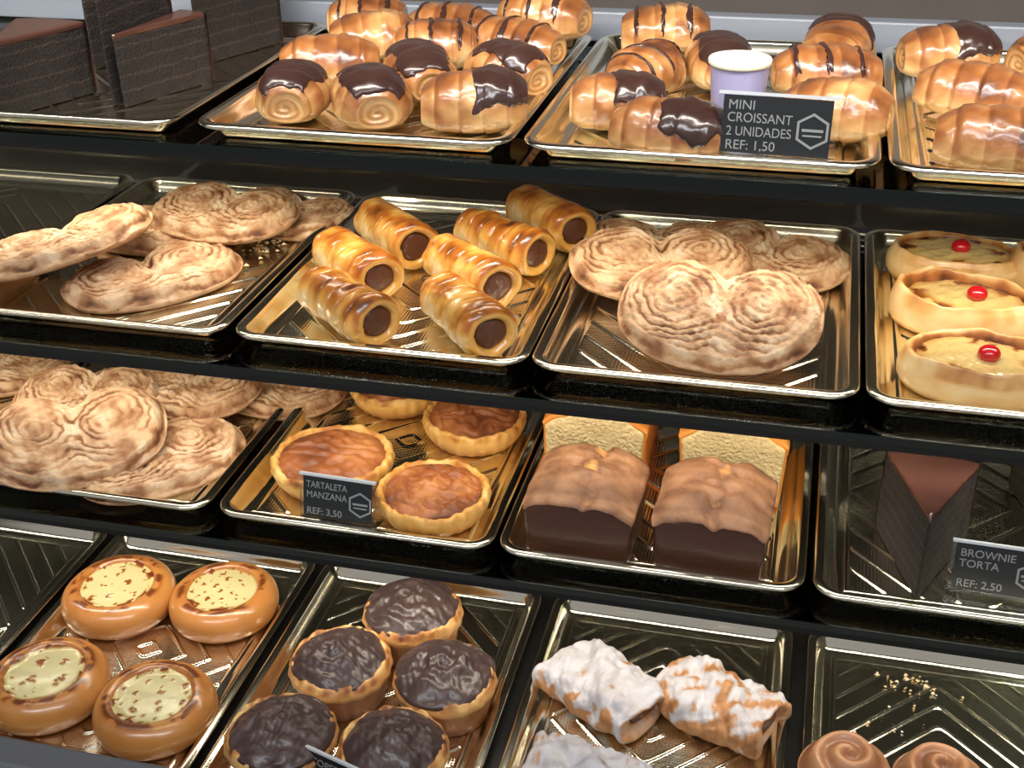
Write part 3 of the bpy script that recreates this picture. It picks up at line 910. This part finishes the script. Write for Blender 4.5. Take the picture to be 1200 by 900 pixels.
cake_wedge(3, .346, .010, -4, .108, 44, .082, 'dark cake wedge with shiny brown glaze, tip forward, left of the BROWNIE card')
cake_wedge(3, .476, .110, -4, .108, 44, .082, 'dark cake wedge at the right picture edge behind the BROWNIE card')
cake_wedge(1, -.404, .0875 - DY[1], -14, .108, 16, .062, 'thin dark cake slice at the front, nearest the chocolate rolls on the top shelf')
cake_wedge(1, -.4165, .0885 - DY[1], 9, .112, 29, .100, 'tall dark cake slice directly behind the thin one on the top shelf')
cake_wedge(1, -.404, .2400 - DY[1], -4, .118, 36, .098, 'tall dark cake slice in the back right corner of the cake tray')
cake_wedge(1, -.499, .0300 - DY[1], -2, .108, 40, .062, 'dark cake slice cut by the left picture edge on the top shelf')
cake_wedge(1, -.505, .2050 - DY[1], -2, .108, 40, .074, 'dark cake slice in the far top left corner of the picture')

# ---------------------------------------------------------------- custard buns
def bun_meshes(seed):
    def out(ph): return .064 * (1 + .03 * wnoise(np.cos(ph), np.sin(ph), 0 * ph, 1.4, seed))
    def top(s, ph, x, y):
        rim = .0190 + .0215 * np.sqrt(np.clip(1 - (np.clip(s - .70, 0, 1) / .30) ** 2, .0, 1))
        inn = .030 + .0105 * sst(.52, .70, s)
        z = np.where(s > .70, rim, inn) * (1 + .025 * wnoise(x, y, 0 * x, 90, seed + 1))
        t = .38 + .10 * sst(.95, .75, s) + .08 * wnoise(x, y, 0 * x, 40, seed + 2) + .75 * np.exp(-((s - .74) / .06) ** 2) * sst(-.15, .25, wnoise(x, y, 0 * x, 330, seed + 3))
        return z, t
    b = polar('bun', out, top, [(.78, .0, .8), (.88, .0015, .7), (.95, .006, .55), (.985, .011, .48), (1.0, .017, .42)], 120, np.concatenate([[.999, .995], np.linspace(.985, .03, 46)]))
    def out2(ph): return .0490 * (1 + .16 * wnoise(np.cos(ph), np.sin(ph), 0 * ph, 2.4, seed + 5))
    def top2(s, ph, x, y):
        sp = sst(-.05, .16, wnoise(x, y, 0 * x + 1, 290, seed + 7)) * sst(.70, .88, s) + .8 * sst(.56, .66, wnoise(x, y, 0 * x + 3, 420, seed + 8))
        z = .0352 + .0012 * (1 - s ** 2) + .0012 * sp + .0022 * sst(.7, .95, s) + .0007 * wnoise(x, y, 0 * x, 60, seed + 6)
        return z, .10 + .12 * s ** 3 + .7 * np.clip(sp, 0, 1)
    c = polar('custard', out2, top2, [(.9, .022, .4), (1.0, .034, .5)], 110)
    return b, c
BUNS = [bun_meshes(s) for s in (41, 44, 47, 52)]
buns = [
 (-.552, .112, 0, 0, 1.06, 'custard bun at the back left, covered in custard almost to its edge'),
 (-.424, .131, 40, 1, 1.0, 'custard bun at the back right with a wide smooth golden side'),
 (-.552, -.044, 100, 2, 1.04, 'custard bun at the front left cut by the picture edge'),
 (-.418, -.050, 160, 3, 1.02, 'custard bun at the front right with a heavily browned ring'),
]
for x, y, rz, v, sc, lab in buns:
    t = empty('custard_bun', (x + .014, y + DY[4], BZ[4]), (0, 0, D2(rz))); t.scale = (sc, sc, 1)
    link('bun', BUNS[v][0], BUN, t); link('custard', BUNS[v][1], CUSTP, t)
    tag(t, lab, 'custard bun', 'custard buns on the bottom deck')

# ---------------------------------------------------------------- chocolate topped cakes
def muffin_meshes(seed):
    def out(ph): return .0545 * (1 + .05 * wnoise(np.cos(ph), np.sin(ph), 0 * ph, 2.0, seed) + .012 * np.cos(ph * 17 + seed))
    def top(s, ph, x, y):
        z = .043 + .004 * sst(.80, .9, s) - .004 * sst(.93, 1, s) + .003 * wnoise(x, y, 0 * x, 300, seed + 1)
        return z, .32 + .5 * wnoise(x, y, 0 * x, 320, seed + 2)
    c = polar('pastry_case', out, top, [(.82, .0, .75), (.87, .001, .7), (.90, .012, .6), (.93, .022, .55), (.98, .031, .45), (1.035, .036, .2), (1.02, .040, .2)], 150)
    def out2(ph): return .0520 * (1 + .07 * wnoise(np.cos(ph), np.sin(ph), 0 * ph, 2.6, seed + 4))
    r_ = np.random.RandomState(seed); cx, cy = r_.uniform(-.008, .008, 2); tw = r_.uniform(0, 6)
    def top2(s, ph, x, y):
        q = np.hypot(x - cx, y - cy); a = np.arctan2(y - cy, x - cx)
        sw = np.cos(2 * np.pi * (q / .019) - a + tw) * np.exp(-(q / .032) ** 2)
        z = .0465 + .0175 * (1 - s ** 2.2) + .0022 * sw * sst(.0, .006, q) + .0008 * np.exp(-(q / .007) ** 2) + .0026 * wnoise(x, y, 0 * x, 230, seed + 5) * sst(1, .9, s)
        return z, .45 + .2 * wnoise(x, y, 0 * x, 60, seed + 6)
    f = polar('chocolate_icing', out2, top2, [(.93, .041, .4), (1.0, .0425, .4), (1.01, .0450, .4)], 120)
    return c, f
MUFS = [muffin_meshes(s) for s in (71, 72, 73)]
mufs = [
 (-.184, .140, 0, 0, 'chocolate topped cake alone at the back of its tray'),
 (-.236, .040, 70, 1, 'chocolate topped cake at the left of the middle pair with a curl of icing'),
 (-.117, .042, 130, 2, 'chocolate topped cake at the right of the middle pair'),
 (-.256, -.076, 200, 0, 'chocolate topped cake at the front left, left behind the small price card'),
 (-.138, -.068, 250, 1, 'chocolate topped cake at the front right, behind the small price card'),
]
for x, y, rz, v, lab in mufs:
    t = empty('chocolate_topped_cake', (x + .010, y + DY[4], BZ[4]), (0, 0, D2(rz)))
    link('pastry_case', MUFS[v][0], MUFF, t); link('chocolate_icing', MUFS[v][1], TOPCH, t)
    tag(t, lab, 'small cake', 'chocolate topped cakes on the bottom deck')

# ---------------------------------------------------------------- sugared puff pastries
def puff_meshes(seed, sug):
    nx, nphi = 90, 72
    u = np.linspace(-1, 1, nx); ph = np.linspace(0, 2 * np.pi, nphi, endpoint=False)
    L = .122
    P = []; T = []
    for a in u:
        c_, s_ = np.cos(ph), np.sin(ph)
        ry = .044 * (1 - .10 * abs(a) ** 3); rz = .026 * (1 - .22 * abs(a) ** 2)
        y = ry * np.sign(c_) * np.abs(c_) ** .75; z = rz * np.sign(s_) * np.abs(s_) ** .8
        z = np.where(z < 0, z * .6, z)
        # diagonal fold lapping over the middle
        dgl = a * .9 + y / .044 * .75
        fold = .0065 * sst(-.22, -.08, dgl) * (s_ > 0) * sst(0, .4, s_)
        fold2 = .004 * sst(.30, .42, dgl) * sst(0, .4, s_)
        x = np.full(nphi, a * L / 2) + .004 * np.sin(ph * 2 + seed) * abs(a)
        nz = wnoise(x, y, z, 170, seed)
        y = y * (1 + .09 * nz)
        z = z + (fold - fold2 + .0052 * nz + .0016 * wnoise(x, y, z, 480, seed + 9)) * np.clip(s_ + .3, 0, 1)
        P.append(np.stack([x, y, z], -1))
        su = sst(.0 - sug, .55 - sug, s_ * .8 - .1 + .85 * wnoise(x, y, z, 230, seed + 3))
        T.append(.78 - .72 * su + .10 * wnoise(x, y, z, 90, seed + 4))
    P = np.array(P); P[..., 2] -= P[..., 2].min()
    def hole(ring, sgn):
        c = ring.mean(0); c[1] += .012 * sgn; R = []; TT = []
        for s, dx in ((.93, .002), (.82, .002), (.62, -.001), (.50, -.006), (.44, -.016)):
            q = c + (ring - c) * np.array([1, s, s * (1 if s > .8 else .95)]); q[:, 0] = ring[:, 0] + sgn * dx; R.append(q); TT.append(np.full(nphi, .62))
        return R, TT, c
    R0, T0, c0 = hole(P[0], -1); R1, T1, c1 = hole(P[-1], 1)
    me = rings('pastry', R0[::-1] + list(P) + R1, np.array(T0[::-1] + T + T1), pole0=tuple(c0 + np.array([.016, 0, 0])), pole1=tuple(c1 - np.array([.016, 0, 0])), t0=.9, t1=.9)
    fl = []
    for c, R, sgn in ((c0, R0, -1), (c1, R1, 1)):
        rows = []
        for s, dx in ((1.06, -.009), (.99, -.006), (.7, -.0045), (.3, -.0035)):
            q = c + (R[3] - c) * s; q[:, 0] = c[0] + sgn * dx; rows.append(q)
        fl.append(rings('filling', rows, None, pole0=tuple(c - np.array([sgn * .009, 0, 0])), pole1=tuple(c - np.array([sgn * .003, 0, 0]))))
    return me, fl
PUFF = [puff_meshes(81, .45), puff_meshes(83, -.15), puff_meshes(86, .35)]
puffs = [
 (.050, .086, -32, 0, 'puff pastry thickly dusted with white sugar, left of the pair'),
 (.174, .088, -24, 1, 'puff pastry with only patches of sugar and browned dough, right of the pair'),
 (.056, -.050, -12, 2, 'sugared puff pastry cut by the bottom picture edge'),
]
for x, y, rz, v, lab in puffs:
    t = empty('puff_pastry', (x + .006, y + DY[4], BZ[4]), (0, 0, D2(rz)))
    link('pastry', PUFF[v][0], SUGAR, t)
    for q in PUFF[v][1]: link('filling', q, FILL, t)
    tag(t, lab, 'puff pastry', 'sugared puff pastries on the bottom deck')

# ---------------------------------------------------------------- ring buns, bottom right
def ringbun_mesh(seed):
    def out(ph): return .052 * (1 + .03 * wnoise(np.cos(ph), np.sin(ph), 0 * ph, 1.6, seed))
    def top(s, ph, x, y):
        sp = np.cos(2 * np.pi * (s * 2.2 - ph / (2 * np.pi)))
        z = .046 * np.sqrt(np.clip(1 - (s / 1.02) ** 3.2, .03, 1)) + .0035 * sp * sst(1, .85, s) + .002 * wnoise(x, y, 0 * x, 60, seed + 1)
        return z, .62 - .18 * sp + .14 * wnoise(x, y, 0 * x, 50, seed + 2)
    return polar('spiral_bun', out, top, [(.82, 0, .8), (.92, .002, .7), (.99, .011, .6), (1.0, .018, .55)], 130)
SPB = food('spiral_dough', [(214, 180, 142), (186, 138, 100), (150, 100, 66), (98, 58, 36)], 40, .18, .45, .2, .2, 120)
for x, y, v, lab in ((.312, .024, 91, 'spiral bun peeping in at the bottom edge, left one in the nearly empty tray'),
                     (.402, .030, 95, 'spiral bun peeping in at the bottom edge, right one in the nearly empty tray')):
    o = link('spiral_bun', ringbun_mesh(v), SPB); o.location = (x, y + DY[4], BZ[4]); o.scale = (.88, .88, 1)
    tag(o, lab, 'bun', 'spiral buns at the bottom right')

# ---------------------------------------------------------------- price cards
def text_mesh(s, size, name):
    cu = bpy.data.curves.new(name, 'FONT'); cu.body = s; cu.size = size; cu.extrude = .00012
    cu.align_x = 'LEFT'; cu.align_y = 'CENTER'
    tmp = bpy.data.objects.new('tmp_text', cu); COL.objects.link(tmp)
    dg = bpy.context.evaluated_depsgraph_get(); dg.update()
    me = bpy.data.meshes.new_from_object(tmp.evaluated_get(dg))
    bpy.data.objects.remove(tmp); bpy.data.curves.remove(cu)
    me.name = name
    return me

def price_card(loc, rz, w, h, lines, lab, tilt=-12):
    t = empty('price_card', loc, (D2(tilt), 0, D2(rz)))
    # local: x right, z up, facing -y
    box('card', (-w / 2, w / 2, -.0008, .0008, .004, h), CARD, t)
    v1 = [box_vf(-w / 2 - .004, w / 2 + .004, .0010, .0026, .0, h + .002), box_vf(-w / 2 - .004, w / 2 + .004, .0010, .028, .0, .0015)]
    V, F, T = join_arrays([(v, f, [.5] * 8) for v, f in v1])
    link('acrylic_holder', mk('acrylic_holder', V, F, T, False), ACRYL, t)
    box('holder_top_edge', (-w / 2 - .004, w / 2 + .004, -.0010, .0026, h + .0005, h + .0028), ACRYLE, t)
    sz = h * .215
    for s, fz in lines:
        me = text_mesh(s, sz, 'lettering')
        xs = [v.co.x for v in me.vertices]; k = min(1.0, w * .60 / max(xs))
        o = link('lettering', me, INK, t)
        o.rotation_euler = (math.pi / 2, 0, 0); o.location = (-w / 2 + w * .045, -.0010, .004 + (h - .004) * fz); o.scale = (k, 1, 1)
    # hexagon emblem with two bars
    cx, cz, R, r2 = w * .335, h * .50, h * .29, h * .245
    V = []; F = []
    for k in range(6):
        a = math.radians(90 + 60 * k)
        for rr in (R, r2):
            for yy in (-.0012, -.0009): V.append((cx + rr * math.cos(a), yy, cz + rr * math.sin(a)))
    for k in range(6):
        a = k * 4; b = ((k + 1) % 6) * 4
        F += [(a, b, b + 2, a + 2), (a + 1, a + 3, b + 3, b + 1), (a, a + 1, b + 1, b), (a + 2, b + 2, b + 3, a + 3)]
    for dz, ww, hh in ((.012, .17, .022), (-.075, .15, .014)):
        v, f = box_vf(cx - h * ww, cx + h * ww, -.0012, -.0009, cz + h * (dz - hh), cz + h * (dz + hh))
        b = len(V); V += v; F += [tuple(i + b for i in q) for q in f]
    link('hexagon_emblem', mk('hexagon_emblem', V, F, None, False), INK, t)
    tag(t, lab, 'price card', 'black price cards')
price_card((.188, .018, SH[1] + .0135), -3, .082, .047, [('MINI', .83), ('CROISSANT', .61), ('2 UNIDADES', .37), ('REF: 1,50', .13)], 'black card reading MINI CROISSANT on the top shelf')
price_card((-.189, -.014, SH[3] + .012), -2, .070, .045, [('TARTALETA', .80), ('MANZANA', .55), ('REF: 3,50', .14)], 'black card reading TARTALETA MANZANA in front of a tartlet')
price_card((.413, .016, SH[3] + .005), -2, .076, .047, [('BROWNIE', .80), ('TORTA', .57), ('REF: 2,50', .13)], 'black card reading BROWNIE TORTA beside the dark cake wedge')
price_card((-.172, -.122, BZ[4]), -16, .076, .052, [('COPETA', .80), ('CHOCOLATE', .57), ('REF: 2,50', .13)], 'black card low in front of the chocolate topped cakes')

# ---------------------------------------------------------------- crumbs
def crumbs(name, spots, seed, m, lab):
    r_ = np.random.RandomState(seed); V = []; F = []; T = []
    for cx, cy, z, sx, sy, n, s0 in spots:
        for _ in range(n):
            p = np.array([cx + r_.normal() * sx, cy + r_.normal() * sy, z]); s = s0 * r_.uniform(.4, 1.2)
            q = np.array([[1, 0, 0], [-.5, .8, 0], [-.5, -.8, 0], [0, 0, 1.0]]) * s * r_.uniform(.6, 1.3, (4, 3))
            a = r_.uniform(0, 6.3); c, s_ = math.cos(a), math.sin(a)
            q = np.stack([q[:, 0] * c - q[:, 1] * s_, q[:, 0] * s_ + q[:, 1] * c, q[:, 2] * .6], -1) + p
            b = len(V); V += list(q); T += [r_.uniform(0, .6)] * 4
            F += [(b, b + 2, b + 1), (b, b + 1, b + 3), (b + 1, b + 2, b + 3), (b + 2, b, b + 3)]
    o = link(name, mk(name, V, F, T, False), m)
    tag(o, lab, 'crumbs', None, 'stuff')
CRM = food('pastry_crumb', [(246, 236, 216), (236, 204, 150), (206, 150, 90)], 60, .2, .6, 0, 0)
crumbs('pastry_crumbs', [(.378, .185, BZ[4] + .001, .022, .010, 34, .0026), (.36, .12, BZ[4] + .001, .03, .02, 10, .002)], 4, CRM, 'pale crumbs scattered on the nearly empty bottom right tray')
crumbs('pastry_crumbs', [(-.352, .232, BZ[2] + .001, .010, .022, 40, .004)], 5, CRM, 'golden crumbs beside the palmiers left of the cream horns')
